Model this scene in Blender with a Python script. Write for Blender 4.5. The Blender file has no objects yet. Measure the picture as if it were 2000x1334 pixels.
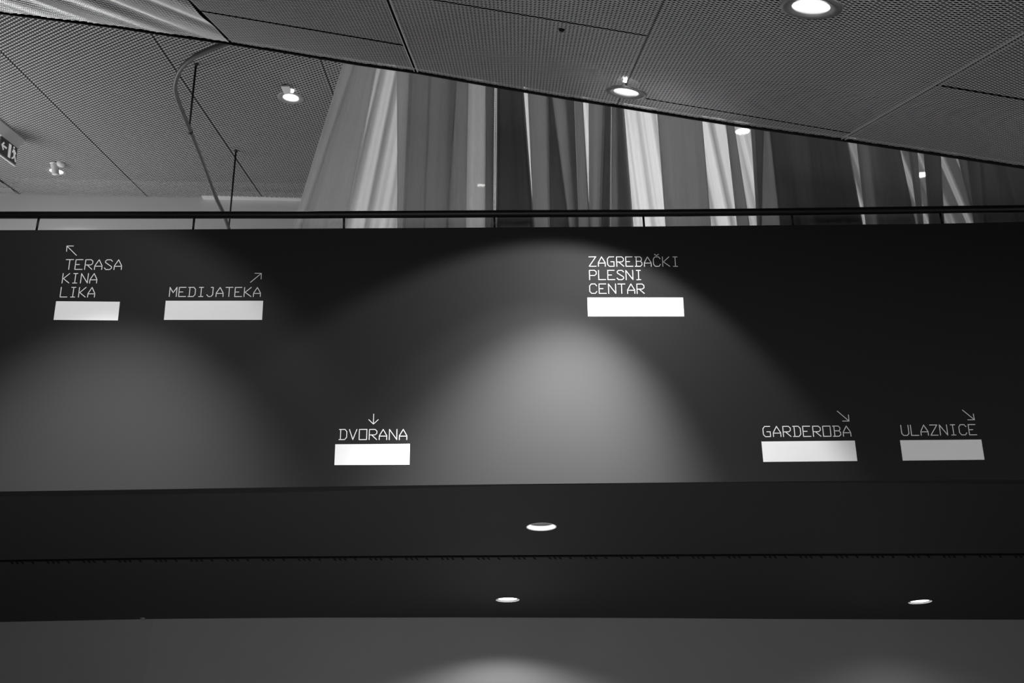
import bpy, bmesh, math, random
import numpy as np
from mathutils import Vector, Matrix

random.seed(7)
np.random.seed(7)
C = bpy.context.scene.collection
S = bpy.context.scene

# ------------------------------------------------------------------ camera
F, CX, CY = 1750.0, 1000.0, 667.0          # focal length and centre in pixels of the 2000x1334 frame
PITCH, ROLL = math.radians(24.0), math.radians(-0.55)
EYE = Vector((0.0, 0.0, 1.6))
RM = Matrix.Rotation(math.radians(90) + PITCH, 3, 'X') @ Matrix.Rotation(ROLL, 3, 'Z')
cam_d = bpy.data.cameras.new('camera')
cam_d.sensor_width = 36.0
cam_d.lens = F / 2000.0 * 36.0
cam_d.clip_start, cam_d.clip_end = 0.05, 100
cam = bpy.data.objects.new('camera', cam_d)
cam.matrix_world = Matrix.Translation(EYE) @ RM.to_4x4()
C.objects.link(cam)
S.camera = cam

# ------------------------------------------------------------------ world, colour management
w = bpy.data.worlds.new('world')
S.world = w
w.use_nodes = True
w.node_tree.nodes['Background'].inputs['Color'].default_value = (0.5, 0.5, 0.5, 1)
w.node_tree.nodes['Background'].inputs['Strength'].default_value = 0.0
vs = S.view_settings
vs.view_transform = 'Standard'
vs.look = 'None'
vs.gamma = 1.0
vs.use_curve_mapping = False
vs.exposure = 0.0

# ------------------------------------------------------------------ large area lights (added fill, no such sources seen)
def area_light(name, loc, target, sx, sy, power):
    d = bpy.data.lights.new(name, 'AREA')
    d.shape = 'RECTANGLE'
    d.size, d.size_y, d.energy = sx, sy, power
    o = bpy.data.objects.new(name, d)
    o.location = loc
    o.rotation_euler = (Vector(target) - Vector(loc)).to_track_quat('-Z', 'Y').to_euler()
    C.objects.link(o)
    return o
area_light('lobby_fill', (0, -4.2, 1.6), (0, 4, 1.9), 7.0, 2.6, 310)  # added fill behind the camera, lifts the whole lobby
area_light('lobby_side_fill', (8.4, 2.6, 1.5), (3.2, 7.0, 3.2), 2.4, 2.0, 75)  # added at the right to brighten the soffit and wall end
area_light('gallery_backlight', (0.9, 8.6, 6.0), (0.9, 6.4, 6.3), 1.6, 2.0, 82)  # added between curtain and back wall to light the cloth from behind
area_light('gallery_side_fill', (-8.2, 8.6, 5.6), (-3.0, 8.6, 6.6), 3.5, 2.4, 150)  # added at the left to lift the gallery ceiling, wall and curtain

# ------------------------------------------------------------------ geometry helpers
def ray(px, py):
    return RM @ Vector(((px - CX) / F, (CY - py) / F, -1.0))

def at_depth(px, py, t):
    return EYE + ray(px, py) * t

class Plane:
    def __init__(self, p, n):
        self.p, self.n = Vector(p), Vector(n).normalized()
    def hit(self, px, py, off=0.0):
        d = ray(px, py)
        return EYE + d * ((self.p + self.n * off - EYE).dot(self.n) / d.dot(self.n))
    def drop(self, xyz, axis):
        axis = Vector(axis)
        return Vector(xyz) + axis * ((self.p - Vector(xyz)).dot(self.n) / axis.dot(self.n))

def vanish_plane(x0, y0, slope, anchor, depth):
    # plane whose horizon passes through (x0, y0) with the given slope; normal points down
    c = (CY - y0) - slope * (CX - x0)
    n = RM @ Vector((-slope, -1.0, -c / F))
    return Plane(at_depth(anchor[0], anchor[1], depth), n)

def mesh_obj(name, bm, mat, parent=None, smooth=False):
    me = bpy.data.meshes.new(name)
    bm.normal_update()
    bm.to_mesh(me)
    bm.free()
    me.materials.append(mat)
    if smooth:
        for p in me.polygons:
            p.use_smooth = True
    o = bpy.data.objects.new(name, me)
    C.objects.link(o)
    if parent:
        o.parent = parent
    return o

def np_obj(name, verts, quads, mat, parent=None):
    me = bpy.data.meshes.new(name)
    nv, nq = len(verts), len(quads)
    me.vertices.add(nv)
    me.vertices.foreach_set('co', np.asarray(verts, np.float32).ravel())
    me.loops.add(nq * 4)
    me.loops.foreach_set('vertex_index', np.asarray(quads, np.int32).ravel())
    me.polygons.add(nq)
    me.polygons.foreach_set('loop_start', np.arange(0, nq * 4, 4, dtype=np.int32))
    me.update(calc_edges=True)
    me.validate()
    me.materials.append(mat)
    o = bpy.data.objects.new(name, me)
    C.objects.link(o)
    if parent:
        o.parent = parent
    return o

def thing(name, label, cat, loc=(0, 0, 0), rot=None, group=None):
    o = bpy.data.objects.new(name, None)
    o.empty_display_size = 0.1
    o.location = loc
    if rot is not None:
        o.rotation_euler = rot
    C.objects.link(o)
    return tag(o, label, cat, group)

def tag(o, label, cat, group=None):
    o['label'], o['category'] = label, cat
    if group:
        o['group'] = group
    return o

def struct(o, label=None, cat=None):
    o['kind'] = 'structure'
    if label:
        o['label'] = label
        o['category'] = cat
    return o

def add_box(bm, c, ax, ay, az):
    # box centred at c with half-axis vectors
    c, ax, ay, az = Vector(c), Vector(ax), Vector(ay), Vector(az)
    v = [bm.verts.new(c + ax * i + ay * j + az * k) for i in (-1, 1) for j in (-1, 1) for k in (-1, 1)]
    for f in ((0, 1, 3, 2), (4, 6, 7, 5), (0, 4, 5, 1), (2, 3, 7, 6), (0, 2, 6, 4), (1, 5, 7, 3)):
        bm.faces.new([v[i] for i in f])

def abox(bm, x0, x1, y0, y1, z0, z1):
    add_box(bm, ((x0 + x1) / 2, (y0 + y1) / 2, (z0 + z1) / 2), ((x1 - x0) / 2, 0, 0), (0, (y1 - y0) / 2, 0), (0, 0, (z1 - z0) / 2))

def add_lathe(bm, prof, seg=40, org=(0, 0, 0), M=None):
    # prof: (radius, z) list turned about z
    M = M or Matrix.Identity(3)
    org = Vector(org)
    rings = []
    for r, z in prof:
        if r < 1e-6:
            rings.append([bm.verts.new(org + M @ Vector((0, 0, z)))])
        else:
            rings.append([bm.verts.new(org + M @ Vector((r * math.cos(2 * math.pi * k / seg), r * math.sin(2 * math.pi * k / seg), z))) for k in range(seg)])
    for a, b in zip(rings, rings[1:]):
        for k in range(seg):
            k2 = (k + 1) % seg
            if len(a) == 1 and len(b) == 1:
                continue
            if len(a) == 1:
                bm.faces.new((a[0], b[k2], b[k]))
            elif len(b) == 1:
                bm.faces.new((a[k], a[k2], b[0]))
            else:
                bm.faces.new((a[k], a[k2], b[k2], b[k]))

def add_tube(bm, pts, r, seg=12, cap=True, rz=None):
    pts = [Vector(p) for p in pts]
    rings = []
    prev = None
    for i, p in enumerate(pts):
        t = (pts[min(i + 1, len(pts) - 1)] - pts[max(i - 1, 0)]).normalized()
        up = Vector((0, 0, 1)) if abs(t.z) < 0.9 else Vector((0, 1, 0))
        a = t.cross(up).normalized()
        b = a.cross(t).normalized()
        rings.append([bm.verts.new(p + a * (r * math.cos(2 * math.pi * k / seg)) + b * ((rz or r) * math.sin(2 * math.pi * k / seg))) for k in range(seg)])
    for u, v in zip(rings, rings[1:]):
        for k in range(seg):
            k2 = (k + 1) % seg
            bm.faces.new((u[k], u[k2], v[k2], v[k]))
    if cap:
        bm.faces.new(rings[0][::-1])
        bm.faces.new(rings[-1])

def spline(pts, n):
    pts = [Vector(p) for p in pts]
    out = []
    for i in range(len(pts) - 1):
        p0, p1, p2, p3 = pts[max(i - 1, 0)], pts[i], pts[i + 1], pts[min(i + 2, len(pts) - 1)]
        for k in range(n):
            t = k / n
            out.append(0.5 * ((2 * p1) + (p2 - p0) * t + (2 * p0 - 5 * p1 + 4 * p2 - p3) * t * t + (3 * p1 - p0 - 3 * p2 + p3) * t ** 3))
    out.append(pts[-1])
    return out

# ------------------------------------------------------------------ materials (a black-and-white photograph: greys only)
def grey(name, v, rough=0.6, metal=0.0, spec=0.5, noise=0.0, nscale=6.0, bump=0.0, bscale=60.0):
    m = bpy.data.materials.new(name)
    m.use_nodes = True
    nt = m.node_tree
    b = nt.nodes['Principled BSDF']
    b.inputs['Base Color'].default_value = (v, v, v, 1)
    b.inputs['Roughness'].default_value = rough
    b.inputs['Metallic'].default_value = metal
    b.inputs['Specular IOR Level'].default_value = spec
    if noise or bump:
        tc = nt.nodes.new('ShaderNodeTexCoord')
    if noise:
        n = nt.nodes.new('ShaderNodeTexNoise')
        n.inputs['Scale'].default_value = nscale
        n.inputs['Detail'].default_value = 5
        r = nt.nodes.new('ShaderNodeMapRange')
        r.inputs['To Min'].default_value = v * (1 - noise)
        r.inputs['To Max'].default_value = v * (1 + noise)
        nt.links.new(tc.outputs['Object'], n.inputs['Vector'])
        nt.links.new(n.outputs['Fac'], r.inputs['Value'])
        nt.links.new(r.outputs['Result'], b.inputs['Base Color'])
    if bump:
        n2 = nt.nodes.new('ShaderNodeTexNoise')
        n2.inputs['Scale'].default_value = bscale
        bp = nt.nodes.new('ShaderNodeBump')
        bp.inputs['Strength'].default_value = bump
        bp.inputs['Distance'].default_value = 0.01
        nt.links.new(tc.outputs['Object'], n2.inputs['Vector'])
        nt.links.new(n2.outputs['Fac'], bp.inputs['Height'])
        nt.links.new(bp.outputs['Normal'], b.inputs['Normal'])
    return m

def glow(name, strength):
    m = bpy.data.materials.new(name)
    m.use_nodes = True
    nt = m.node_tree
    nt.nodes.clear()
    e = nt.nodes.new('ShaderNodeEmission')
    e.inputs['Strength'].default_value = strength
    o = nt.nodes.new('ShaderNodeOutputMaterial')
    nt.links.new(e.outputs[0], o.inputs['Surface'])
    return m

def sheer(name, v, through, clear):
    m = bpy.data.materials.new(name)
    m.use_nodes = True
    nt = m.node_tree
    nt.nodes.clear()
    d = nt.nodes.new('ShaderNodeBsdfDiffuse')
    t = nt.nodes.new('ShaderNodeBsdfTranslucent')
    tr = nt.nodes.new('ShaderNodeBsdfTransparent')
    m1, m2 = nt.nodes.new('ShaderNodeMixShader'), nt.nodes.new('ShaderNodeMixShader')
    tc, wv = nt.nodes.new('ShaderNodeTexCoord'), nt.nodes.new('ShaderNodeTexNoise')
    mp = nt.nodes.new('ShaderNodeMapping')
    mp.inputs['Scale'].default_value = (60, 60, 3)
    wv.inputs['Scale'].default_value = 3.0
    wv.inputs['Detail'].default_value = 4.0
    rg = nt.nodes.new('ShaderNodeMapRange')
    rg.inputs['To Min'].default_value, rg.inputs['To Max'].default_value = v * 0.9, min(1, v * 1.1)
    nt.links.new(tc.outputs['Object'], mp.inputs['Vector'])
    nt.links.new(mp.outputs['Vector'], wv.inputs['Vector'])
    nt.links.new(wv.outputs['Fac'], rg.inputs['Value'])
    nt.links.new(rg.outputs['Result'], d.inputs['Color'])
    nt.links.new(rg.outputs['Result'], t.inputs['Color'])
    m1.inputs[0].default_value, m2.inputs[0].default_value = through, clear
    nt.links.new(d.outputs[0], m1.inputs[1])
    nt.links.new(t.outputs[0], m1.inputs[2])
    nt.links.new(m1.outputs[0], m2.inputs[1])
    nt.links.new(tr.outputs[0], m2.inputs[2])
    o = nt.nodes.new('ShaderNodeOutputMaterial')
    nt.links.new(m2.outputs[0], o.inputs['Surface'])
    return m

M_FASCIA = grey('charcoal_wall_paint', 0.0145, 0.6, spec=0.14, noise=0.04, nscale=2.5)
M_SIGN = grey('white_vinyl', 0.86, 0.6, spec=0.2)
M_SOFFIT = grey('dark_soffit_paint', 0.013, 0.5, spec=0.3, noise=0.05, nscale=1.5)
M_LOWWALL = grey('lower_wall_paint', 0.2, 0.6, spec=0.2, noise=0.06, nscale=1.5)
M_GALWALL = grey('pale_gallery_paint', 0.6, 0.8, noise=0.03, nscale=1.5)
M_MESH = grey('zinc_expanded_mesh', 0.86, 0.32, metal=0.45)
M_MESH_B = grey('pale_expanded_mesh', 0.36, 0.5, metal=0.2)
M_VOID = grey('black_plenum', 0.012, 0.9, spec=0.1)
M_EDGE = grey('black_edge_trim', 0.006, 0.6, spec=0.2)
M_SEAM = grey('dark_seam_rail', 0.05, 0.5)
M_RAIL = grey('black_powder_coat', 0.006, 0.45, spec=0.3)
M_TRACK = grey('grey_curtain_track', 0.10, 0.45, metal=0.2)
M_ROD = grey('black_rod', 0.01, 0.6)
M_BEZEL = grey('silver_bezel', 0.35, 0.35, metal=0.5)
M_REFL = grey('white_reflector', 0.75, 0.3)
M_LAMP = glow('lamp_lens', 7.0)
M_LAMP_HOT = glow('bright_lamp_lens', 90.0)
M_WHITE = grey('white_plastic', 0.7, 0.5)
M_SIGNBOX = grey('grey_sign_housing', 0.55, 0.5)
M_SIGNFACE = grey('exit_sign_face', 0.10, 0.5)
M_SIGNPIC = glow('exit_sign_pictogram', 0.42)
M_TRIM = grey('pale_ceiling_trim', 0.72, 0.6)
M_FLOOR = grey('lobby_floor', 0.30, 0.4, noise=0.1)
M_GALFLOOR = grey('gallery_floor', 0.45, 0.5, noise=0.1)
M_SIDE = grey('dark_side_wall', 0.08, 0.7)
M_CURT_L = sheer('pale_sheer_fabric', 0.71, 0.70, 0.16)
M_CURT_R = sheer('grey_sheer_fabric', 0.54, 0.74, 0.05)
M_SLOT = grey('black_slot', 0.004, 0.8, spec=0.1)

# ------------------------------------------------------------------ main planes
LEAN = math.radians(7.9)
FAS_U, FAS_V = Vector((1, 0, 0)), Vector((0, -math.sin(LEAN), math.cos(LEAN)))
FAS_N = FAS_U.cross(FAS_V)                                   # faces the lobby
foot = Plane((0, 6.0, 0), (0, -1, 0)).hit(1000, 945)
FAS = Plane(foot, FAS_N)
NEAR = vanish_plane(1010, 640, 0.17, (1224, 180), 5.26)      # mesh ceiling over the lobby, rising away
REAR = vanish_plane(970, 1060, 0.02, (568, 190), 10.0)       # mesh ceiling over the gallery
SOF = vanish_plane(1000, 1550, -0.0096, (1000, 945), (foot - EYE).dot(RM @ Vector((0, 0, -1))))
XW = 8.6                                                     # side walls

def hyp(a, b, t):
    return a + (b - a) * t

# back wall line where the gallery ceiling meets it
wa, wb = REAR.hit(35, 380), REAR.hit(590, 391)
wdir = Vector((wb.x - wa.x, wb.y - wa.y, 0)).normalized()
BACK = Plane(wa, (wdir.y, -wdir.x, 0))

# ------------------------------------------------------------------ setting: fascia wall with its parapet
TOPP = [(-700, 449), (0, 449.5), (250, 448.8), (500, 447), (850, 445), (1250, 442.5), (1500, 440), (1840, 437), (2000, 433), (2700, 428)]
BOTP = [(-700, 966), (0, 960), (250, 956.5), (650, 950), (1000, 945.5), (1500, 940.5), (2000, 937), (2700, 934)]
def yat(poly, x):
    for (a, ya), (b, yb) in zip(poly, poly[1:]):
        if a <= x <= b:
            return ya + (yb - ya) * (x - a) / (b - a)
    return poly[-1][1]
bm = bmesh.new()
cols = list(range(-700, 2701, 100))
ft = [FAS.hit(x, yat(TOPP, x)) for x in cols]
fb = [FAS.hit(x, yat(BOTP, x)) for x in cols]
TH = Vector((0, 0.14, 0))
rows = [[bm.verts.new(p) for p in fb], [bm.verts.new(p) for p in ft], [bm.verts.new(p + TH) for p in ft], [bm.verts.new(p + TH) for p in fb]]
for a, b in zip(rows, rows[1:] + rows[:1]):
    for k in range(len(cols) - 1):
        bm.faces.new((a[k], a[k + 1], b[k + 1], b[k]))
for e in (0, -1):
    bm.faces.new([r[e] for r in rows])
bmesh.ops.recalc_face_normals(bm, faces=bm.faces)
wall_front = struct(mesh_obj('wall_front', bm, M_FASCIA))

# ------------------------------------------------------------------ setting: soffit in two bands, slot between, lower wall
SLOTP = [(-700, 1104), (0, 1097), (250, 1093), (500, 1090.5), (1000, 1087.5), (1500, 1085), (2000, 1084), (2700, 1084)]
LOWP = [(-700, 1224), (0, 1215), (300, 1209), (600, 1206.5), (900, 1206), (1250, 1207), (1500, 1209), (2000, 1210.5), (2700, 1212)]
SOFFIT_LAMPS = [(1057.5, 1029), (991.5, 1171.5), (1797, 1175.5)]
SOF_R = [0.118, 0.128, 0.125]

def holed(name, outline, holes, mat):
    # flat soffit sheet with round cut-outs for the recessed lamps
    bm = bmesh.new()
    loops = [[bm.verts.new(p) for p in outline]]
    a = SOF.n.cross(Vector((0, 1, 0))).normalized()
    b = SOF.n.cross(a).normalized()
    for (c, r) in holes:
        loops.append([bm.verts.new(c + a * (r * math.cos(2 * math.pi * k / 40)) + b * (r * math.sin(2 * math.pi * k / 40))) for k in range(40)])
    edges = []
    for L in loops:
        for i in range(len(L)):
            edges.append(bm.edges.new((L[i], L[(i + 1) % len(L)])))
    bmesh.ops.triangle_fill(bm, use_beauty=True, use_dissolve=False, edges=edges)
    for f in bm.faces:
        if f.normal.dot(SOF.n) < 0:
            f.normal_flip()
    return struct(mesh_obj(name, bm, mat))

pc = [SOF.hit(px, py) for px, py in SOFFIT_LAMPS]
front_edge = [SOF.hit(x, yat(BOTP, x) + 0.3) for x in cols]
s1 = [SOF.hit(x, yat(SLOTP, x) - 3.2) for x in cols]
s2 = [SOF.hit(x, yat(SLOTP, x) + 1.2) for x in cols]
back_edge = [SOF.hit(x, yat(LOWP, x)) for x in cols]
holed('ceiling_soffit_front', front_edge + s1[::-1], [(pc[0], SOF_R[0])], M_SOFFIT)
holed('ceiling_soffit_back', s2 + back_edge[::-1], [(pc[1], SOF_R[1]), (pc[2], SOF_R[2])], M_SOFFIT)
# lower wall hangs from the back edge of the soffit to the floor
bm = bmesh.new()
top = [bm.verts.new(p + Vector((0, 0, 0.0))) for p in back_edge]
bot = [bm.verts.new((p.x, p.y, 0)) for p in back_edge]
for k in range(len(cols) - 1):
    bm.faces.new((bot[k], bot[k + 1], top[k + 1], top[k]))
wall_lower = struct(mesh_obj('wall_lower', bm, M_LOWWALL))

# slot: a recessed black channel with slanted vanes
slot = thing('air_slot', 'narrow black perforated slot running across the dark soffit', 'vent', tuple((s1[len(cols) // 2] + s2[len(cols) // 2]) / 2))
so = slot.location.copy()
bm = bmesh.new()
UPN = -SOF.n
for a, b in zip(range(len(cols) - 1), range(1, len(cols))):
    q = [s1[a] - so, s1[b] - so, s2[b] - so, s2[a] - so]
    lo = [bm.verts.new(p + UPN * 0.002) for p in q]
    hi = [bm.verts.new(p + UPN * 0.05) for p in q]
    bm.faces.new(hi)
    for i in (0, 2):
        bm.faces.new((lo[i], lo[(i + 1) % 4], hi[(i + 1) % 4], hi[i]))
mesh_obj('channel', bm, M_SLOT, slot)
bm = bmesh.new()
prev, n = None, 0
for k in range(-40, 2041, 10):
    n += 1
    q = [SOF.hit(k + d, yat(SLOTP, k + d) + e) - so - UPN * 0.002 for d, e in ((0, -1), (5, -1), (0, 0.8), (5, 0.8), (4, 5), (8, 5))]
    v = [bm.verts.new(p) for p in q[:4]]
    bm.faces.new((v[0], v[1], v[3], v[2]))
    if prev:
        bm.faces.new((prev[1], v[0], v[2], prev[3]))
    prev = v
    if n % 7 in (0, 1, 2, 4):
        t = [bm.verts.new(p) for p in q[4:]]
        bm.faces.new((v[2], v[3], t[1], t[0]))
mesh_obj('perforated_strip', bm, M_SLOT, slot)

# ------------------------------------------------------------------ setting: floors, walls, roof
GAL_Z = 3.95
def box_struct(name, mat, *b):
    bm = bmesh.new()
    abox(bm, *b)
    return struct(mesh_obj(name, bm, mat))
box_struct('floor', M_FLOOR, -XW, XW, -4.6, 12.5, -0.1, 0)
box_struct('floor_gallery', M_GALFLOOR, -XW, XW, 6.0, BACK.p.y + 0.25, GAL_Z - 0.1, GAL_Z)
box_struct('wall_left', M_SIDE, -XW - 0.15, -XW, -4.6, 12.5, 0, 10.2)
box_struct('wall_right', M_SIDE, XW, XW + 0.15, -4.6, 12.5, 0, 10.2)
box_struct('ceiling_roof', M_VOID, -XW, XW, -4.6, 12.5, 10.0, 10.2)
bm = bmesh.new()
abox(bm, -XW, XW, -4.75, -4.6, 0, 0.35)
abox(bm, -XW, XW, -4.75, -4.6, 2.9, 10.0)
abox(bm, -XW, -3.6, -4.75, -4.6, 0.35, 2.9)
abox(bm, 3.6, XW, -4.75, -4.6, 0.35, 2.9)
struct(mesh_obj('wall_entrance', bm, M_SIDE))
# gallery back wall: a vertical slab through the ceiling line
bm = bmesh.new()
L, R_ = wa - wdir * 3.0, wa + wdir * 17.0
L, R_ = wa + wdir * ((-XW - wa.x) / wdir.x), wa + wdir * ((XW - wa.x) / wdir.x)
bk = -BACK.n if BACK.n.y < 0 else BACK.n
q = [Vector((L.x, L.y, GAL_Z)), Vector((R_.x, R_.y, GAL_Z))]
va = [bm.verts.new(p) for p in (q[0], q[1], Vector((R_.x, R_.y, 10)), Vector((L.x, L.y, 10)))]
vb = [bm.verts.new(v.co + bk * 0.15) for v in va]
bm.faces.new(va)
bm.faces.new(vb[::-1])
for i in range(4):
    bm.faces.new((va[i], vb[i], vb[(i + 1) % 4], va[(i + 1) % 4]))
bmesh.ops.recalc_face_normals(bm, faces=bm.faces)
struct(mesh_obj('wall_back', bm, M_GALWALL))

# ------------------------------------------------------------------ expanded-metal ceilings
def plane_axes(P, vp):
    v = ray(*vp)
    v = (v - P.n * v.dot(P.n)).normalized()
    u = P.n.cross(v).normalized()
    if u.x < 0:
        u = -u
    return u, v

def expanded(name, P, U, V, u0, u1, vfun0, vfun1, h, p, wid, tilt, mat, parent, holes=(), warp=None, phase=0.0, tiltf=None):
    # strands of expanded metal: every node carries two slanted ribbons towards the next column
    O = P.p
    nc = int((u1 - u0) / h)
    vmin = min(vfun0(u0 + h * i) for i in range(nc + 1))
    vmax = max(vfun1(u0 + h * i) for i in range(nc + 1))
    i = np.arange(nc)
    j = np.arange(int((vmax - vmin) / p) + 2)
    I, J = np.meshgrid(i, j, indexing='ij')
    I, J = I.ravel(), J.ravel()
    vs_ = []
    lo = np.array([vfun0(u0 + h * k) for k in range(nc + 1)])
    hi = np.array([vfun1(u0 + h * k) for k in range(nc + 1)])
    u3, v3, n3, o3 = (np.array(x) for x in (U, V, P.n, O))
    out = []
    for s in (-0.5, 0.5):
        ua = u0 + h * I
        va = vmin + p * (J + 0.5 * (I % 2)) + phase
        ub = ua + h
        vb_ = va + s * p
        keep = (va > lo[I]) & (vb_ > lo[I + 1]) & (va < hi[I]) & (vb_ < hi[I + 1])
        for (hu, hv, hr) in holes:
            keep &= ((ua + h / 2 - hu) ** 2 + ((va + vb_) / 2 - hv) ** 2) > hr * hr
        ua, va, ub, vb_ = ua[keep], va[keep], ub[keep], vb_[keep]
        A = o3 + ua[:, None] * u3 + va[:, None] * v3
        B = o3 + ub[:, None] * u3 + vb_[:, None] * v3
        if warp:
            A = A + warp(ua, va)[:, None] * n3
            B = B + warp(ub, vb_)[:, None] * n3
        if tiltf:
            tl = tilt + tiltf((ua + ub) / 2, (va + vb_) / 2)
            wv = (np.cos(tl)[:, None] * v3 + np.sin(tl)[:, None] * n3) * (wid / 2)
        else:
            wv = (math.cos(tilt) * v3 + math.sin(tilt) * n3) * (wid / 2)
        e = (B - A) * 0.06
        out.append(np.stack([A - e - wv, B + e - wv, B + e + wv, A - e + wv], axis=1))
    q = np.concatenate(out)
    verts = q.reshape(-1, 3)
    quads = np.arange(len(verts)).reshape(-1, 4)
    return np_obj(name, verts, quads, mat, parent)

def uv_of(P, U, V, X):
    d = X - P.p
    return d.dot(U), d.dot(V)

# ---- near ceiling
NU, NV = plane_axes(NEAR, (1010, 640))
EDGEP = [(-900, -70), (-300, -5), (0, 28), (228, 56), (298, 66.5), (448, 87.5), (560, 105), (700, 128), (819, 145), (970, 172), (1100, 193.5), (1204, 210),
         (1442, 248), (1644, 276), (1830, 304), (2000, 330), (2700, 437)]
edge_uv = [uv_of(NEAR, NU, NV, NEAR.hit(*p)) for p in EDGEP]
EU, EV = np.array([e[0] for e in edge_uv]), np.array([e[1] for e in edge_uv])
def near_edge(u):
    return float(np.interp(u, EU, EV)) - 0.065
NEAR_LAMPS = [(1584, 13), (1223, 180), (-10, -75)]
def line_u(P, U, V, a, b):
    ua, ub = uv_of(P, U, V, P.hit(*a))[0], uv_of(P, U, V, P.hit(*b))[0]
    return (ua + ub) / 2
seam_u = [line_u(NEAR, NU, NV, *s) for s in (((375, 0), (450, 85)), ((758, 5), (815, 140)), ((1287, 20), (1240, 130)), ((1950, 88), (1655, 272)))]
print('near seams u', [round(s, 3) for s in seam_u], 'edge u', [round(x, 2) for x in EU], 'v', [round(x, 2) for x in EV])
ceiling = struct(thing('ceiling', 'dark expanded metal mesh ceiling rising over the lobby with a swept black edge', 'ceiling', NEAR.p))
def child(o, parent):
    o.parent = parent
    o.matrix_parent_inverse = parent.matrix_world.inverted() if False else Matrix.Translation(-parent.location)
    return o
VB = -4.6                                        # how far the sheets run back over the camera
bounds = [EU[0] + 0.3] + seam_u + [EU[-1] - 0.3]
near_holes = []
for (px, py) in NEAR_LAMPS:
    hu, hv = uv_of(NEAR, NU, NV, NEAR.hit(px, py))
    near_holes.append((hu, hv, 0.105))
joints = [None, (700, 73.5), (1150, 50), (1450, 224), (1920, 181)]
def warp_left(u, v):
    fade = np.clip((np.interp(u, EU, EV) - v - 0.03) / 0.4, 0, 1)
    return fade * 0.008 * np.sin((u - 0.8 * v) * 15)
def tilt_left(u, v):
    return 0.18 * np.sin((u - 0.8 * v) * 15) + 0.12 * np.sin((u - 0.6 * v) * 6.5)
for k in range(5):
    a, b = bounds[k] + 0.0035, bounds[k + 1] - 0.0035
    vb0 = VB
    cuts = [vb0]
    if joints[k]:
        cuts.append(uv_of(NEAR, NU, NV, NEAR.hit(*joints[k]))[1])
    segs = list(zip(cuts, cuts[1:] + [None]))
    for (c0, c1) in segs:
        f0 = (lambda c: (lambda u: c))(c0 + 0.003)
        f1 = near_edge if c1 is None else (lambda c: (lambda u: min(c, near_edge(u))))(c1 - 0.003)
        child(expanded('mesh_panel', NEAR, NU, NV, a, b, f0, f1, 0.0194, 0.022, 0.0056 if k == 0 else 0.0042, math.radians(26 if k == 0 else 14), M_MESH, None,
                       near_holes, warp_left if k == 0 else None, 0.0, tilt_left if k == 0 else None), ceiling)
# seam rails above the joints and the black edge trim
bm = bmesh.new()
for k, u in enumerate(seam_u):
    v1 = near_edge(u)
    c = NEAR.p + NU * u + NV * ((VB + v1) / 2) - NEAR.n * 0.02
    add_box(bm, c, NU * 0.0032, NV * ((v1 - VB) / 2), NEAR.n * 0.012)
child(mesh_obj('seam_rail', bm, M_SEAM), ceiling)
bm = bmesh.new()
for (p0, p1) in zip(EDGEP, EDGEP[1:]):
    a, b = NEAR.hit(*p0), NEAR.hit(*p1)
    d = (b - a)
    side = d.cross(NEAR.n).normalized()
    if side.dot(NV) > 0:
        side = -side
    add_box(bm, (a + b) / 2 + side * 0.006 - NEAR.n * 0.011, d / 2 * 1.004, side * 0.006, NEAR.n * 0.012)
child(mesh_obj('edge_trim', bm, M_EDGE), ceiling)
# folded lips along the widest joint
for k in (1, 3):
    for sgn in (-1, 1):
        bm = bmesh.new()
        u = seam_u[k] + sgn * 0.011
        v1 = near_edge(u)
        add_box(bm, NEAR.p + NU * u + NV * ((VB + v1) / 2) + NEAR.n * 0.004, NU * 0.0022, NV * ((v1 - VB) / 2), NEAR.n * 0.003)
        child(mesh_obj('panel_lip', bm, M_MESH), ceiling)
# dark plenum sheet above the mesh
bm = bmesh.new()
us = list(np.linspace(EU[0] + 0.3, EU[-1] - 0.3, 40))
va = [bm.verts.new(NEAR.p + NU * u + NV * VB - NEAR.n * 0.28) for u in us]
vb = [bm.verts.new(NEAR.p + NU * u + NV * (near_edge(u) - 0.01) - NEAR.n * 0.28) for u in us]
vc = [bm.verts.new(NEAR.p + NU * u + NV * (near_edge(u) - 0.01) - NEAR.n * 0.015) for u in us]
for k in range(39):
    bm.faces.new((va[k], va[k + 1], vb[k + 1], vb[k]))
    bm.faces.new((vb[k], vb[k + 1], vc[k + 1], vc[k]))
child(mesh_obj('plenum_board', bm, M_VOID), ceiling)
# small dark cap in the mesh
cap_p = NEAR.hit(1097, 57)
def frame_of(n, ref):
    z = n.normalized()
    x = (ref - z * ref.dot(z)).normalized()
    y = z.cross(x)
    return Matrix((x, y, z)).transposed()
bm = bmesh.new()
add_lathe(bm, [(0.0, 0.012), (0.011, 0.011), (0.014, 0.004), (0.018, 0.0), (0.018, -0.006)], 20, (0, 0, 0), frame_of(NEAR.n, NU))
o = mesh_obj('sprinkler_cap', bm, M_EDGE, None, True)
o.location = cap_p
tag(o, 'tiny black round cap in the mesh ceiling left of the downlights', 'cap')

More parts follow.
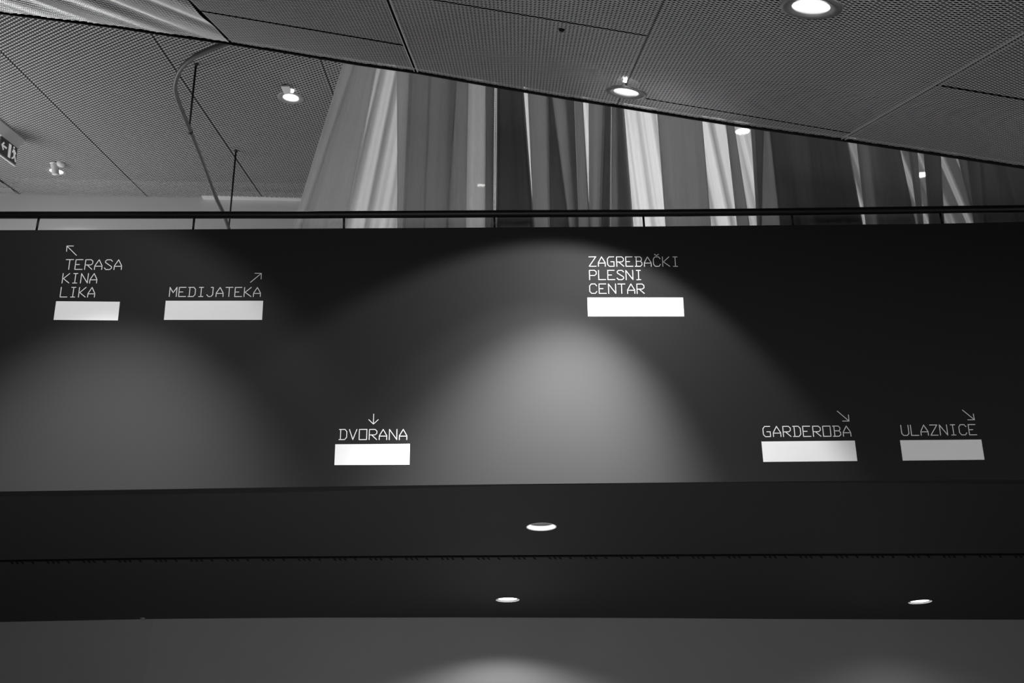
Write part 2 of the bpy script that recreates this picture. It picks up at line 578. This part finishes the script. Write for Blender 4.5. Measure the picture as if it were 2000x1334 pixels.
# ---- rear ceiling over the gallery
RU, RV = plane_axes(REAR, (970, 1060))
rear = struct(thing('ceiling_gallery', 'pale expanded metal mesh ceiling above the gallery', 'ceiling', REAR.p))
REAR_LAMPS = [(568, 191), (110, 335), (1450, 256), (1798, 341), (940, 362)]
rs = [line_u(REAR, RU, RV, *s) for s in (((0, 347), (33, 378)), ((0, 95), (285, 383)), ((297, 65), (510, 383)), ((628, 122), (652, 186)))]
step = rs[3] - rs[2]
print('rear seams', [round(x, 2) for x in rs])
u_lo, _ = uv_of(REAR, RU, RV, Vector((-XW + 0.3, 8, REAR.p.z)))
u_hi, _ = uv_of(REAR, RU, RV, Vector((XW - 0.3, 8, REAR.p.z)))
rb = [max(u_lo, rs[0] - 1.2), rs[0], rs[1], rs[2], rs[3]]
while rb[-1] + step < u_hi - 0.5:
    rb.append(rb[-1] + step)
rb.append(u_hi)
def back_v(u):
    X = REAR.p + RU * u
    return (BACK.p - X).dot(BACK.n) / RV.dot(BACK.n) - 0.01
def front_v(u):
    X = REAR.p + RU * u
    return (5.3 - X.y) / RV.y
rear_holes = []
for (px, py) in REAR_LAMPS:
    hu, hv = uv_of(REAR, RU, RV, REAR.hit(px, py))
    rear_holes.append((hu, hv, 0.13))
bm = bmesh.new()
for k in range(len(rb) - 1):
    a, b = rb[k] + 0.006, rb[k + 1] - 0.006
    child(expanded('mesh_panel', REAR, RU, RV, a, b, front_v, back_v, 0.034, 0.044, 0.0105, math.radians(22), M_MESH_B, None, rear_holes), rear)
for u in rb[1:-1]:
    v0, v1 = front_v(u), back_v(u)
    add_box(bm, REAR.p + RU * u + RV * ((v0 + v1) / 2) - REAR.n * 0.01, RU * (0.013 if u == rb[1] else 0.006), RV * ((v1 - v0) / 2), REAR.n * 0.008)
child(mesh_obj('seam_rail', bm, M_EDGE), rear)
bm = bmesh.new()
c4 = [REAR.p + RU * u + RV * f(u) - REAR.n * 0.25 for u, f in ((rb[0], front_v), (rb[-1], front_v), (rb[-1], back_v), (rb[0], back_v))]
bm.faces.new([bm.verts.new(p) for p in c4])
child(mesh_obj('plenum_board', bm, M_VOID), rear)
# pale trims where the wall meets the mesh
def wall_trim(name, xa, xb, ya, yb, hpx):
    a, b = BACK.hit(xa, ya), BACK.hit(xb, yb)
    bm = bmesh.new()
    d = b - a
    hgt = hpx * 12.8 / F
    add_box(bm, (a + b) / 2 - bk * 0.05, d / 2, bk * 0.05, Vector((0, 0, hgt / 2)))
    return struct(mesh_obj(name, bm, M_TRIM))
wall_trim('trim_1', -60, 28, 369, 370, 11)
wall_trim('trim_2', 398, 720, 385, 390, 11)

# ------------------------------------------------------------------ downlights
def spot(parent, name, loc, direction, power, cone, blend, r=0.04):
    d = bpy.data.lights.new(name, 'SPOT')
    d.energy, d.spot_size, d.spot_blend, d.shadow_soft_size = power, math.radians(cone), blend, r
    o = bpy.data.objects.new(name, d)
    C.objects.link(o)
    o.parent = parent
    o.location = loc
    o.rotation_euler = Vector(direction).to_track_quat('-Z', 'Y').to_euler()
    return o

def downlight(P, px, py, R, label, group, lens=0.62, spots=(), hot=False):
    base = P.hit(px, py)
    t = thing('downlight', label, 'lamp', base, None, group)
    M = frame_of(P.n, Vector((1, 0, 0)))
    bm = bmesh.new()
    ri = R * lens
    add_lathe(bm, [(R, -0.004), (R, 0.004), (R * 0.985, 0.007), (R * 0.86, 0.009), (ri * 1.12, 0.004), (ri * 1.08, 0.0), (ri * 1.06, -0.02)], 48, (0, 0, 0), M)
    mesh_obj('bezel', bm, M_BEZEL, t, True)
    bm = bmesh.new()
    add_lathe(bm, [(ri * 1.06, -0.02), (ri, -0.012), (ri * 0.98, -0.06)], 48, (0, 0, 0), M)
    mesh_obj('reflector', bm, M_REFL, t, True)
    bm = bmesh.new()
    add_lathe(bm, [(0, 0.004), (ri * 0.6, 0.002), (ri * 1.02, -0.006)], 48, (0, 0, 0), M)
    mesh_obj('lens', bm, M_LAMP_HOT if hot else M_LAMP, t, True)
    for sp_ in spots:
        spot(t, 'beam', P.n * 0.03, sp_[3] if len(sp_) > 3 else P.n, *sp_[:3])
    return t

AX1, AX2 = (-0.249, 0.839, -1.0), (-0.364, 0.966, -1.0)   # gimbals turned towards the dark wall
AX3 = FAS.hit(1060, 1050) - NEAR.hit(*NEAR_LAMPS[1])
NB = [(270, 95.5, 0.22, AX1), (210, 56, 0.5, AX2), (2700, 57, 1.0, AX3)]
G1 = 'round downlights in the lobby mesh ceiling'
downlight(NEAR, *NEAR_LAMPS[0], 0.122, 'large bright downlight in the mesh ceiling, cut by the top of the picture', G1, 0.56, [(120, 110, 0.3), (200, 80, 0.75)])
t2 = downlight(NEAR, *NEAR_LAMPS[1], 0.122, 'bright downlight in the mesh ceiling close to its black edge', G1, 0.56, NB)
downlight(NEAR, *NEAR_LAMPS[2], 0.122, 'downlight in the mesh ceiling above the left end of the dark wall', G1, 0.56, [(115, 95, 0.3, AX1), (2000, 58, 1.0, FAS.hit(130, 1260) - NEAR.hit(*NEAR_LAMPS[2]))])
# small box above the second lamp, made to glow like leaked lamp light
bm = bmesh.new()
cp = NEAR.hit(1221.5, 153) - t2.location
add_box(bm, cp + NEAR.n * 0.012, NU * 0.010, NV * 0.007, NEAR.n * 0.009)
mesh_obj('glow_spot', bm, M_LAMP, t2)

G2 = 'round downlights in the gallery mesh ceiling'
RS = [(140, 120, 0.95)]
r1 = downlight(REAR, *REAR_LAMPS[0], 0.145, 'silver-ringed downlight with white box in the gallery ceiling left of the curtain', G2, 0.55, RS)
r2 = downlight(REAR, *REAR_LAMPS[1], 0.135, 'downlight half hidden by a white spotlight head beside the exit sign', G2, 0.60, RS)
downlight(REAR, *REAR_LAMPS[2], 0.10, 'bright downlight glowing through the curtain close under the black ceiling edge', G2, 0.86, RS, True)
downlight(REAR, *REAR_LAMPS[3], 0.115, 'downlight glowing through the dark right end of the curtain', G2, 0.86, RS, True)
downlight(REAR, *REAR_LAMPS[4], 0.085, 'faint small downlight behind the pale left curtain', G2, 0.8, RS, True)
# white box hanging beside the first gallery lamp
bm = bmesh.new()
pA = REAR.hit(560, 172) - r1.location
add_box(bm, pA + REAR.n * 0.02, Vector((0.045, 0, 0)), REAR.n * 0.008, RV * 0.085)
mesh_obj('driver_box', bm, M_WHITE, r1)
bm = bmesh.new()
add_lathe(bm, [(0.0, 0.01), (0.016, 0.008), (0.02, 0.0), (0.02, -0.02)], 16, REAR.hit(570.5, 175.5) - r1.location + REAR.n * 0.02, frame_of(REAR.n, Vector((1, 0, 0))))
mesh_obj('glow_spot', bm, M_LAMP, r1)  # small glowing disc set by the box

# white adjustable spotlight next to the left gallery lamp
sp = REAR.hit(106, 318)
st = thing('spotlight', 'white spotlight with bent arm and round head hanging by the exit sign', 'spotlight', sp)
bm = bmesh.new()
add_lathe(bm, [(0.0, -0.0), (0.05, 0.0), (0.055, 0.015), (0.03, 0.03), (0.0, 0.032)], 24, (0, 0, 0), frame_of(REAR.n, Vector((1, 0, 0))))
mesh_obj('mount', bm, M_WHITE, st, True)
bm = bmesh.new()
q0 = REAR.n * 0.02
q1 = at_depth(107, 326, (sp - EYE).dot(RM @ Vector((0, 0, -1)))) - sp
q2 = at_depth(109, 341, (sp - EYE).dot(RM @ Vector((0, 0, -1)))) - sp
add_tube(bm, spline([q0, q1, q2], 8), 0.046, 16)
mesh_obj('arm', bm, M_WHITE, st, True)
bm = bmesh.new()
hd = at_depth(119, 319, (sp - EYE).dot(RM @ Vector((0, 0, -1)))) - sp
bmesh.ops.create_uvsphere(bm, u_segments=24, v_segments=14, radius=0.055, matrix=Matrix.Translation(hd))
mesh_obj('head', bm, M_WHITE, st, True)

# recessed soffit lamps
G3 = 'recessed downlights in the dark soffit'
soff_lab = ['recessed lamp in the dark soffit, nearest the lettered wall', 'glowing recessed lamp at the back of the soffit above the bright patch',
            'glowing recessed lamp at the far right of the dark soffit']
SP = [[(60, 110, 0.5)], [(105, 142, 0.3)], [(50, 146, 0.7)]]
for i, (px, py) in enumerate(SOFFIT_LAMPS):
    t = thing('recessed_downlight', soff_lab[i], 'lamp', pc[i], None, G3)
    M = frame_of(SOF.n, Vector((1, 0, 0)))
    R = SOF_R[i]
    deep = 0.085 if i == 0 else 0.012
    bm = bmesh.new()
    add_lathe(bm, [(R * 1.03, -0.002), (R * 1.03, 0.002), (R * 0.985, 0.003), (R * 0.97, -0.004)], 48, (0, 0, 0), M)
    mesh_obj('bezel', bm, M_WHITE, t, True)
    bm = bmesh.new()
    add_lathe(bm, [(R * 0.985, -0.001), (R * 0.95, -deep * 0.42)], 48, (0, 0, 0), M)
    mesh_obj('reflector', bm, M_REFL, t, True)
    bm = bmesh.new()
    add_lathe(bm, [(R * 0.95, -deep * 0.42), (R * 0.8, -deep)], 48, (0, 0, 0), M)
    mesh_obj('baffle', bm, M_SEAM if i == 0 else M_REFL, t, True)
    bm = bmesh.new()
    add_lathe(bm, [(0, -deep + 0.004), (R * 0.55, -deep + 0.002), (R * 0.8, -deep)], 48, (0, 0, 0), M)
    mesh_obj('lens', bm, M_LAMP, t, True)
    for (pw, cone, blend) in SP[i]:
        spot(t, 'beam', SOF.n * 0.02, SOF.n, pw, cone, blend)

# ------------------------------------------------------------------ handrail on the parapet
RAILP = [(-600, 420), (0, 420.3), (500, 420), (560, 420), (1000, 417.5), (1260, 416.5), (1500, 414), (2000, 407.5), (2600, 399)]
RAILPL = Plane(FAS.p + TH * 0.5, FAS_N)
rt = thing('handrail', 'black tubular handrail on short posts above the dark lettered wall', 'handrail', RAILPL.hit(1000, 445))
ro = rt.location.copy()
bm = bmesh.new()
add_tube(bm, [RAILPL.hit(x, yat(RAILP, x)) - ro for x in range(-500, 2501, 50)], 0.028, 20)
mesh_obj('rail_tube', bm, M_RAIL, rt, True)
for (xt, xb) in ((-215, -230), (77, 71), (380, 377), (672, 671.5), (965.5, 966), (1256, 1258), (1545, 1549), (1835, 1841), (2125, 2133)):
    a = RAILPL.hit(xt, yat(RAILP, xt)) - ro
    b = RAILPL.hit(xb, yat(TOPP, xb) + 1) - ro
    bm = bmesh.new()
    add_tube(bm, [a, b], 0.0085, 12)
    mesh_obj('post', bm, M_RAIL, rt, True)

# ------------------------------------------------------------------ curtain track and curtains
CURT_Y = 6.42
rod1_top = REAR.hit(383, 125)
def rod_drop(top, px, py):
    # point straight below the ceiling fixing, along the ceiling normal, seen at (px, py)
    best, bd = None, 1e9
    d = ray(px, py).normalized()
    for k in range(1, 400):
        q = top + REAR.n * (k * 0.01)
        v = q - EYE
        e = (v - d * v.dot(d)).length
        if e < bd:
            best, bd = q, e
    return best
rod1_bot = rod_drop(rod1_top, 373, 255)
TRZ = rod1_bot.z
TRK = Plane((0, 0, TRZ), (0, 0, -1))
TP = [(470, 79), (440, 86), (402, 100), (371, 117), (350, 140), (342, 168), (346.5, 192.5), (357, 220.5), (372, 257), (395.5, 315), (420, 381.5), (436, 416.5), (449, 453), (462, 490)]
tpts = [TRK.hit(*p) for p in TP]
print('track z', TRZ, 'front', tpts[0], tpts[1], 'end', tpts[-1], 'rear y', BACK.p.y, 'fascia top', ft[17], 'bottom', fb[17], 'slot', s1[17], 'lower', back_edge[17])
print('near: edge centre', NEAR.hit(970, 172), 'left', NEAR.hit(0, 28), 'right', NEAR.hit(2000, 330), 'back', NEAR.p + NV * VB, 'rear ceil at 568', REAR.hit(568, 190), 'slopes', NEAR.n, REAR.n, SOF.n)
trk = thing('curtain_track', 'grey curved curtain track hanging from the gallery ceiling on black rods', 'curtain track', tpts[1])
to = trk.location.copy()
head = [Vector((7.4, CURT_Y, TRZ)), Vector((4, CURT_Y, TRZ)), Vector((1.0, CURT_Y, TRZ)), Vector((-0.4, CURT_Y, TRZ))] + [TRK.hit(*p) for p in ((700, 102), (620, 88), (550, 79), (492, 77))]
bm = bmesh.new()
add_tube(bm, [p - to for p in spline(head + tpts[1:9], 6)], 0.021, 14, rz=0.026)
mesh_obj('track_rail', bm, M_TRACK, trk, True)
bm = bmesh.new()
add_tube(bm, [p - to for p in spline([tpts[8] + (tpts[9] - tpts[8]) * 0.02] + tpts[9:], 6)], 0.0205, 14, rz=0.0255)
mesh_obj('track_rail', bm, M_TRACK, trk, True)
bm = bmesh.new()
dd = (tpts[9] - tpts[8]).normalized()
add_tube(bm, [tpts[8] - to - dd * 0.012, tpts[8] - to + dd * 0.012], 0.024, 14, rz=0.029)
mesh_obj('track_joint', bm, M_ROD, trk, True)
rod2_top = REAR.hit(461, 294)
for top, bot in ((rod1_top, rod1_bot), (rod2_top, rod_drop(rod2_top, 452.5, 453))):
    bm = bmesh.new()
    add_tube(bm, [top - to - REAR.n * 0.01, bot - to], 0.011, 12)
    rod = mesh_obj('hanger_rod', bm, M_ROD, trk, True)
    bm = bmesh.new()
    add_lathe(bm, [(0.0, 0.022), (0.012, 0.022), (0.026, 0.006), (0.026, -0.004)], 20, top - to, frame_of(REAR.n, Vector((1, 0, 0))))
    mesh_obj('ceiling_flange', bm, M_ROD, rod, True)

# fold lines of the curtains: (x at the black ceiling edge, x at the parapet) -> lines on the curtain plane
def edge_y(x):
    return yat(EDGEP, x)
Z_MID = Plane((0, CURT_Y, 0), (0, -1, 0)).hit(1000, 440).z
def fold_line(xt, xb, y):
    CUP = Plane((0, y, 0), (0, -1, 0))
    a, b = CUP.hit(xt, edge_y(xt)), CUP.hit(xb, 440)
    k = (a.x - b.x) / (a.z - b.z)
    def f(z):
        zz = max(z, Z_MID - 0.15)
        return b.x + k * (zz - b.z)
    return f
Z_TOP, Z_BOT = TRZ - 0.035, GAL_Z + 0.02
NZ = 14
zs = [Z_BOT + (Z_TOP - Z_BOT) * k / NZ for k in range(NZ + 1)]

def sheet(bm, f0, f1, y, amp, per, seed, nx=None):
    # one layer of cloth between two fold lines, with soft vertical waves
    rnd = random.Random(seed)
    w_mid = f1(Z_MID) - f0(Z_MID)
    nx = nx or max(6, int(abs(w_mid) / 0.018))
    ph, ph2 = rnd.random() * 6.28, rnd.random() * 6.28
    grid = []
    for z in zs:
        row = []
        for i in range(nx + 1):
            t = i / nx
            x = f0(z) + (f1(z) - f0(z)) * t
            s = t * w_mid
            gather = 0.6 + 0.4 * (Z_TOP - z) / (Z_TOP - Z_BOT)
            yy = y + gather * amp * (math.sin(6.283 * s / per + ph + 0.35 * z) + 0.45 * math.sin(6.283 * s / (per * 0.43) + ph2 - 0.2 * z))
            row.append(bm.verts.new((x, yy, z)))
        grid.append(row)
    for a, b in zip(grid, grid[1:]):
        for i in range(nx):
            bm.faces.new((a[i], a[i + 1], b[i + 1], b[i]))
    return grid

def pleat(bm, f0, f1, y, seed):
    # a fold laid back on itself: two more layers, closed at both fold lines
    g0 = sheet(bm, f0, f1, y - 0.02, 0.013, 0.17, seed)
    n = len(g0[0]) - 1
    g1 = sheet(bm, f0, f1, y + 0.02, 0.013, 0.21, seed + 50, n)
    for a, b, c, d in zip(g0, g0[1:], g1, g1[1:]):
        for i in (0, n):
            bm.faces.new((a[i], b[i], d[i], c[i]))

def curtain(name, label, mat, left, right, pleats, amp, per, seed, y0):
    bm = bmesh.new()
    sheet(bm, fold_line(*left, y0), fold_line(*right, y0), y0, amp, per, seed)
    for k, (a, b, n) in enumerate(pleats):
        for m in range(n):
            ins = 0.0 if m == 0 else 2.0 * m
            yp = y0 - amp * 1.6 - 0.05 - 0.055 * m - 0.008 * (k % 3)
            pleat(bm, fold_line(a[0] + ins, a[1] + ins, yp), fold_line(b[0] - ins, b[1] - ins, yp), yp, seed + k * 7 + m)
    o = mesh_obj(name, bm, mat, None, True)
    return tag(o, label, 'curtain', 'sheer curtains in the gallery')

curtain('curtain', 'pale sheer curtain fanning out left of the dark curtain band', M_CURT_L, (672, 574), (967, 965),
        [((672, 574), (693, 589), 1), ((694, 591), (734, 675), 1), ((776, 777), (802, 788), 1), ((802, 788), (966, 964), 1),
         ((804, 790), (840, 828), 1), ((840, 828), (892, 876), 1), ((876, 872), (915, 910), 1), ((948, 946), (966, 964), 2)],
        0.040, 0.19, 3, CURT_Y + 0.02)
curtain('curtain', 'backlit grey sheer curtain with sharp folds on the right half', M_CURT_R, (969, 967), (2320, 2360),
        [((970, 968), (1023, 1043), 4),
         ((1031, 1042), (1069, 1072), 1), ((1069, 1072), (1078, 1111), 2), ((1078, 1111), (1121, 1130), 1), ((1104, 1122), (1121, 1130), 1), ((1122, 1131), (1138, 1152), 1),
         ((1150, 1151), (1180, 1172), 1), ((1180, 1172), (1194, 1192), 2), ((1195, 1193), (1204, 1208), 1), ((1204, 1208), (1218, 1236), 2),
         ((1284, 1300), (1371, 1388), 1), ((1419, 1441), (1434, 1464), 1), ((1468, 1480), (1504, 1524), 1), ((1474, 1483), (1490, 1486), 1),
         ((1504, 1524), (1654, 1684), 2), ((1508, 1542), (1527, 1566), 2), ((1572, 1584), (1640, 1674), 2),
         ((1675, 1693), (1757, 1788), 1), ((1700, 1712), (1757, 1786), 1), ((1777, 1796), (1789, 1801), 1), ((1807, 1818), (1835, 1842), 2),
         ((1873, 1905), (1890, 1914), 1), ((1892, 1906), (1914, 1922), 2), ((1914, 1922), (2100, 2120), 2), ((1955, 1985), (2100, 2110), 3)],
        0.036, 0.17, 11, CURT_Y + 0.03)

# ------------------------------------------------------------------ exit sign hung from the gallery ceiling
pa, pb = REAR.hit(5, 236), REAR.hit(50.6, 272.8)
ax = (pb - pa).normalized()                                   # runs along the ceiling, away from the lobby
dn = Vector((0, 0, -1))
sx = ax.cross(dn).normalized()
if sx.x < 0:
    sx = -sx
dn = sx.cross(ax)
if dn.z > 0:
    dn = -dn
length = (pb - pa).length
es = thing('exit_sign', 'emergency exit sign with arrow, door and running figure under the gallery ceiling', 'exit sign', pa)
bm = bmesh.new()
# tapered housing: wide on the ceiling, narrow where it grips the panel
prof = [(0.0, 0.0), (-0.20, 0.0), (-0.20, 0.05), (-0.115, 0.115), (-0.085, 0.115), (0.0, 0.02)]
A = [bm.verts.new(sx * s + dn * d - ax * 0.10) for s, d in prof]
B = [bm.verts.new(sx * s + dn * d + ax * length) for s, d in prof]
bm.faces.new(A[::-1])
bm.faces.new(B)
for i in range(6):
    bm.faces.new((A[i], A[(i + 1) % 6], B[(i + 1) % 6], B[i]))
bmesh.ops.recalc_face_normals(bm, faces=bm.faces)
mesh_obj('housing', bm, M_SIGNBOX, es)
def px_of(P):
    v = RM.transposed() @ (P - EYE)
    return CX - F * v.x / v.z
def along(target, off_s, off_d):
    a0 = -0.6
    for k in range(3000):
        a1 = a0 + k * 0.0005
        if px_of(pa + sx * off_s + dn * off_d + ax * a1) >= target:
            return a1
    return a1
P0, P1 = along(1.5, -0.09, 0.22), along(33, -0.09, 0.22)
print('exit panel', P0, P1, 'housing length', length)
pl = P1 - P0
bm = bmesh.new()
add_box(bm, -sx * 0.10 + dn * 0.225 + ax * ((P0 + P1) / 2), sx * 0.008, dn * 0.115, ax * (pl / 2))
panel = mesh_obj('panel', bm, M_SIGNFACE, es)
bm = bmesh.new()
add_box(bm, -sx * 0.10 + dn * 0.347 + ax * ((P0 + P1) / 2), sx * 0.012, dn * 0.009, ax * (pl / 2))
mesh_obj('bottom_edge', bm, M_SIGNBOX, es)
def sign_poly(polys):
    bm = bmesh.new()
    for poly in polys:
        vs0 = [bm.verts.new(-sx * 0.0885 + ax * (P0 + a * pl) + dn * (0.11 + b * 0.23)) for a, b in poly]
        vs1 = [bm.verts.new(v.co + sx * 0.003) for v in vs0]
        bm.faces.new(vs1)
        for i in range(len(poly)):
            j = (i + 1) % len(poly)
            bm.faces.new((vs0[i], vs0[j], vs1[j], vs1[i]))
    bmesh.ops.recalc_face_normals(bm, faces=bm.faces)
    return bm
mesh_obj('arrow', sign_poly([[(0.03, .47), (0.15, .25), (0.2, .31), (0.12, .43), (0.34, .43), (0.34, .53), (0.12, .53), (0.2, .66), (0.15, .72)]]), M_SIGNPIC, panel)
mesh_obj('door_symbol', sign_poly([[(0.46, .12), (0.60, .12), (0.60, .88), (0.46, .88)]]), M_SIGNPIC, panel)
mesh_obj('running_figure', sign_poly([
    [(0.735, .10), (0.79, .08), (0.81, .15), (0.77, .21), (0.73, .18)],
    [(0.74, .24), (0.83, .24), (0.88, .50), (0.80, .56), (0.76, .42)],
    [(0.83, .26), (0.93, .40), (0.91, .45), (0.82, .34)],
    [(0.74, .25), (0.68, .45), (0.71, .48), (0.78, .34)],
    [(0.80, .54), (0.87, .50), (0.97, .84), (0.92, .88), (0.86, .68)],
    [(0.80, .54), (0.85, .58), (0.80, .76), (0.70, .84), (0.68, .78), (0.76, .70)]]), M_SIGNPIC, panel)

# ------------------------------------------------------------------ lettering: single-stroke glyphs on a 0..1 x 0..1 cell
G = {
 'A': [[(0, 0), (0, .38), (.5, 1), (1, .38), (1, 0)], [(0, .34), (1, .34)]],
 'B': [[(.0, 0), (.75, 0), (1, .15), (1, .38), (.78, .53), (.22, .53)], [(.78, .53), (.95, .66), (.95, .86), (.75, 1), (0, 1)], [(.18, 0), (.18, 1)]],
 'C': [[(1, .2), (.78, 0), (.25, 0), (0, .22), (0, .78), (.25, 1), (.78, 1), (1, .8)]],
 'D': [[(0, 0), (.75, 0), (1, .22), (1, .78), (.75, 1), (0, 1)], [(.18, 0), (.18, 1)]],
 'E': [[(1, 0), (0, 0), (0, 1), (.95, 1)], [(0, .5), (.55, .5)]],
 'G': [[(.95, 1), (.25, 1), (0, .78), (0, .22), (.25, 0), (.95, 0), (.95, .48), (.5, .48)]],
 'I': [[(.2, 0), (.8, 0)], [(.2, 1), (.8, 1)], [(.5, 0), (.5, 1)]],
 'J': [[(0, .2), (.25, 0), (.6, 0), (.85, .2), (.85, 1), (.55, 1)]],
 'K': [[(0, 0), (0, 1)], [(.95, 1), (.12, .47), (1, 0)], [(0, .47), (.12, .47)]],
 'L': [[(0, 1), (0, 0), (1, 0)]],
 'M': [[(0, 0), (0, 1), (.5, .42), (1, 1), (1, 0)]],
 'N': [[(0, 0), (0, 1), (1, 0), (1, 1)]],
 'O': [[(0, 0), (1, 0), (1, 1), (0, 1), (0, 0)]],
 'P': [[(0, 0), (0, 1), (.75, 1), (1, .84), (1, .6), (.75, .45), (0, .45)]],
 'R': [[(0, 0), (0, 1), (.75, 1), (1, .84), (1, .6), (.75, .46), (0, .46)], [(.3, .46), (1, 0)]],
 'S': [[(0, .18), (.22, 0), (.75, 0), (1, .16), (.95, .3), (.08, .72), (.05, .86), (.25, 1), (.78, 1), (1, .84)]],
 'T': [[(0, 1), (1, 1)], [(.5, 1), (.5, 0)]],
 'U': [[(0, 1), (0, .2), (.25, 0), (.75, 0), (1, .2), (1, 1)]],
 'V': [[(0, 1), (.5, 0), (1, 1)]],
 'Z': [[(0, 1), (1, 1), (0, 0), (1, 0)]],
}
G['\u010c'] = G['C'] + [[(.22, 1.28), (.5, 1.12), (.78, 1.28)]]
STROKE = 0.0051
def strokes(bm, lines, org, wd=STROKE):
    # flat raised ribbons along the polylines given in metres on the wall plane
    for pl_ in lines:
        for a, b in zip(pl_, pl_[1:]):
            a, b = Vector(a), Vector(b)
            d = b - a
            if d.length < 1e-6:
                continue
            d.normalize()
            nrm = Vector((-d.y, d.x))
            a2, b2 = a - d * wd * 0.42, b + d * wd * 0.42
            q = [a2 - nrm * wd / 2, b2 - nrm * wd / 2, b2 + nrm * wd / 2, a2 + nrm * wd / 2]
            P0 = [FAS_U * p.x + FAS_V * p.y for p in q]
            lo = [bm.verts.new(p) for p in P0]
            hi = [bm.verts.new(p + FAS_N * 0.0016) for p in P0]
            bm.faces.new(hi)
            for i in range(4):
                j = (i + 1) % 4
                bm.faces.new((lo[i], lo[j], hi[j], hi[i]))

def fuv(px, py, o):
    d = FAS.hit(px, py) - o
    return Vector((d.dot(FAS_U), d.dot(FAS_V)))

def sign(label, bar, texts, arrow):
    # bar: four pixel corners TL TR BR BL; texts: (string, left px, right px, baseline px left, baseline px right, top px, first glyph inset cells)
    o = FAS.hit((bar[0][0] + bar[2][0]) / 2, (bar[0][1] + bar[2][1]) / 2)
    o = o + FAS_N * 0.001
    t = thing('wayfinding_sign', label, 'sign', o, None, 'white lettered signs on the dark wall')
    tl, tr, br, bl = [fuv(x, y, o) for x, y in bar]
    bm = bmesh.new()
    q = [bl, br, tr, tl]
    lo = [bm.verts.new(FAS_U * p.x + FAS_V * p.y) for p in q]
    hi = [bm.verts.new(FAS_U * p.x + FAS_V * p.y + FAS_N * 0.002) for p in q]
    bm.faces.new(hi)
    for i in range(4):
        bm.faces.new((lo[i], lo[(i + 1) % 4], hi[(i + 1) % 4], hi[i]))
    mesh_obj('white_bar', bm, M_SIGN, t)
    for (txt, xl, xr, yl, yr, ytop) in texts:
        a, b = fuv(xl, yl, o), fuv(xr, yr, o)
        top = fuv((xl + xr) / 2, ytop, o)
        hgt = top.y - (a.y + b.y) / 2
        n = len(txt)
        gw = 0.745                                       # glyph width as part of the pitch
        first, last = (0.2 if txt[0] == 'I' else 0), (0.2 if txt[-1] == 'I' else 0)
        pitch = (b.x - a.x) / (n - 1 + gw - gw * (first + last))
        lines = []
        for i, ch in enumerate(txt):
            x0 = a.x + pitch * i - gw * pitch * first
            y0 = a.y + (b.y - a.y) * i / max(1, n - 1)
            for pl_ in G[ch]:
                lines.append([(x0 + u * gw * pitch, y0 + v * hgt) for u, v in pl_])
        bm = bmesh.new()
        strokes(bm, lines, o)
        mesh_obj('lettering', bm, M_SIGN, t)
    if arrow:
        bm = bmesh.new()
        strokes(bm, [[fuv(x, y, o) for x, y in pl_] for pl_ in arrow], o, STROKE * 0.9)
        mesh_obj('arrow', bm, M_SIGN, t)
    return t

sign('white sign reading TERASA KINA LIKA with arrow up left', [(110, 588.6), (234.5, 589.6), (230.5, 626), (105, 625)],
     [('TERASA', 127.2, 237, 526.4, 526.7, 507.5), ('KINA', 121.3, 188.7, 553, 553, 534.5), ('LIKA', 117.5, 184.5, 580.3, 580.5, 561.5)],
     [[(149.5, 499), (131, 480.7)], [(143.7, 480.7), (131, 480.7), (130.2, 491)]])
sign('white sign reading MEDIJATEKA with arrow up right', [(324, 587.7), (514.2, 587.7), (512, 625), (320.5, 625)],
     [('MEDIJATEKA', 330.7, 508.5, 579.4, 579.4, 561.5)],
     [[(489.5, 551.5), (510.7, 534)], [(498, 533.9), (510.7, 534), (510, 545)]])
sign('white sign reading ZAGREBA\u010cKI PLESNI CENTAR without an arrow', [(1147, 581.3), (1333.9, 581.3), (1336.2, 618.2), (1148.2, 618.2)],
     [('ZAGREBA\u010cKI', 1150.8, 1323.3, 520.3, 520.3, 501.9), ('PLESNI', 1151.7, 1251.5, 546.5, 546.5, 528.3), ('CENTAR', 1152, 1258.3, 573.3, 573.3, 554.8)], None)
sign('white sign reading DVORANA with arrow pointing down', [(655, 867.9), (800.7, 867), (799.8, 907.8), (653.2, 908.5)],
     [('DVORANA', 662.2, 794.5, 858.8, 858.6, 838.8)],
     [[(730, 809), (729.3, 828.5)], [(720.4, 819.7), (729.3, 828.5), (738.9, 819.7)]])
sign('white sign reading GARDEROBA with arrow down right', [(1487, 862.5), (1669.2, 860.7), (1674.2, 900.5), (1490.7, 902.3)],
     [('GARDEROBA', 1491.2, 1662, 853, 852, 832.6)],
     [[(1635, 803), (1658, 822.5)], [(1656.8, 810.5), (1658, 822.5), (1645.5, 822.5)]])
sign('white sign reading ULAZNICE with arrow down right, at the far right', [(1757.5, 860), (1916.2, 858.7), (1922.5, 898), (1763, 899.7)],
     [('ULAZNICE', 1761.5, 1907.5, 850.7, 849.2, 830)],
     [[(1879.5, 801), (1903, 820)], [(1900.7, 808.7), (1903, 820), (1890, 820)]])

# small pale knob at the joint between the soffit and the lower wall
kp = SOF.hit(281, 1208)
bm = bmesh.new()
add_lathe(bm, [(0.0, 0.02), (0.022, 0.016), (0.03, 0.0), (0.03, -0.01)], 20, (0, 0, 0), frame_of(SOF.n, Vector((1, 0, 0))))
o = mesh_obj('sensor_button', bm, grey('grey_button', 0.16, 0.5), None, True)
o.location = kp - Vector((0, 0.035, 0))
tag(o, 'tiny grey button under the soffit at the left, by the lower wall', 'sensor')
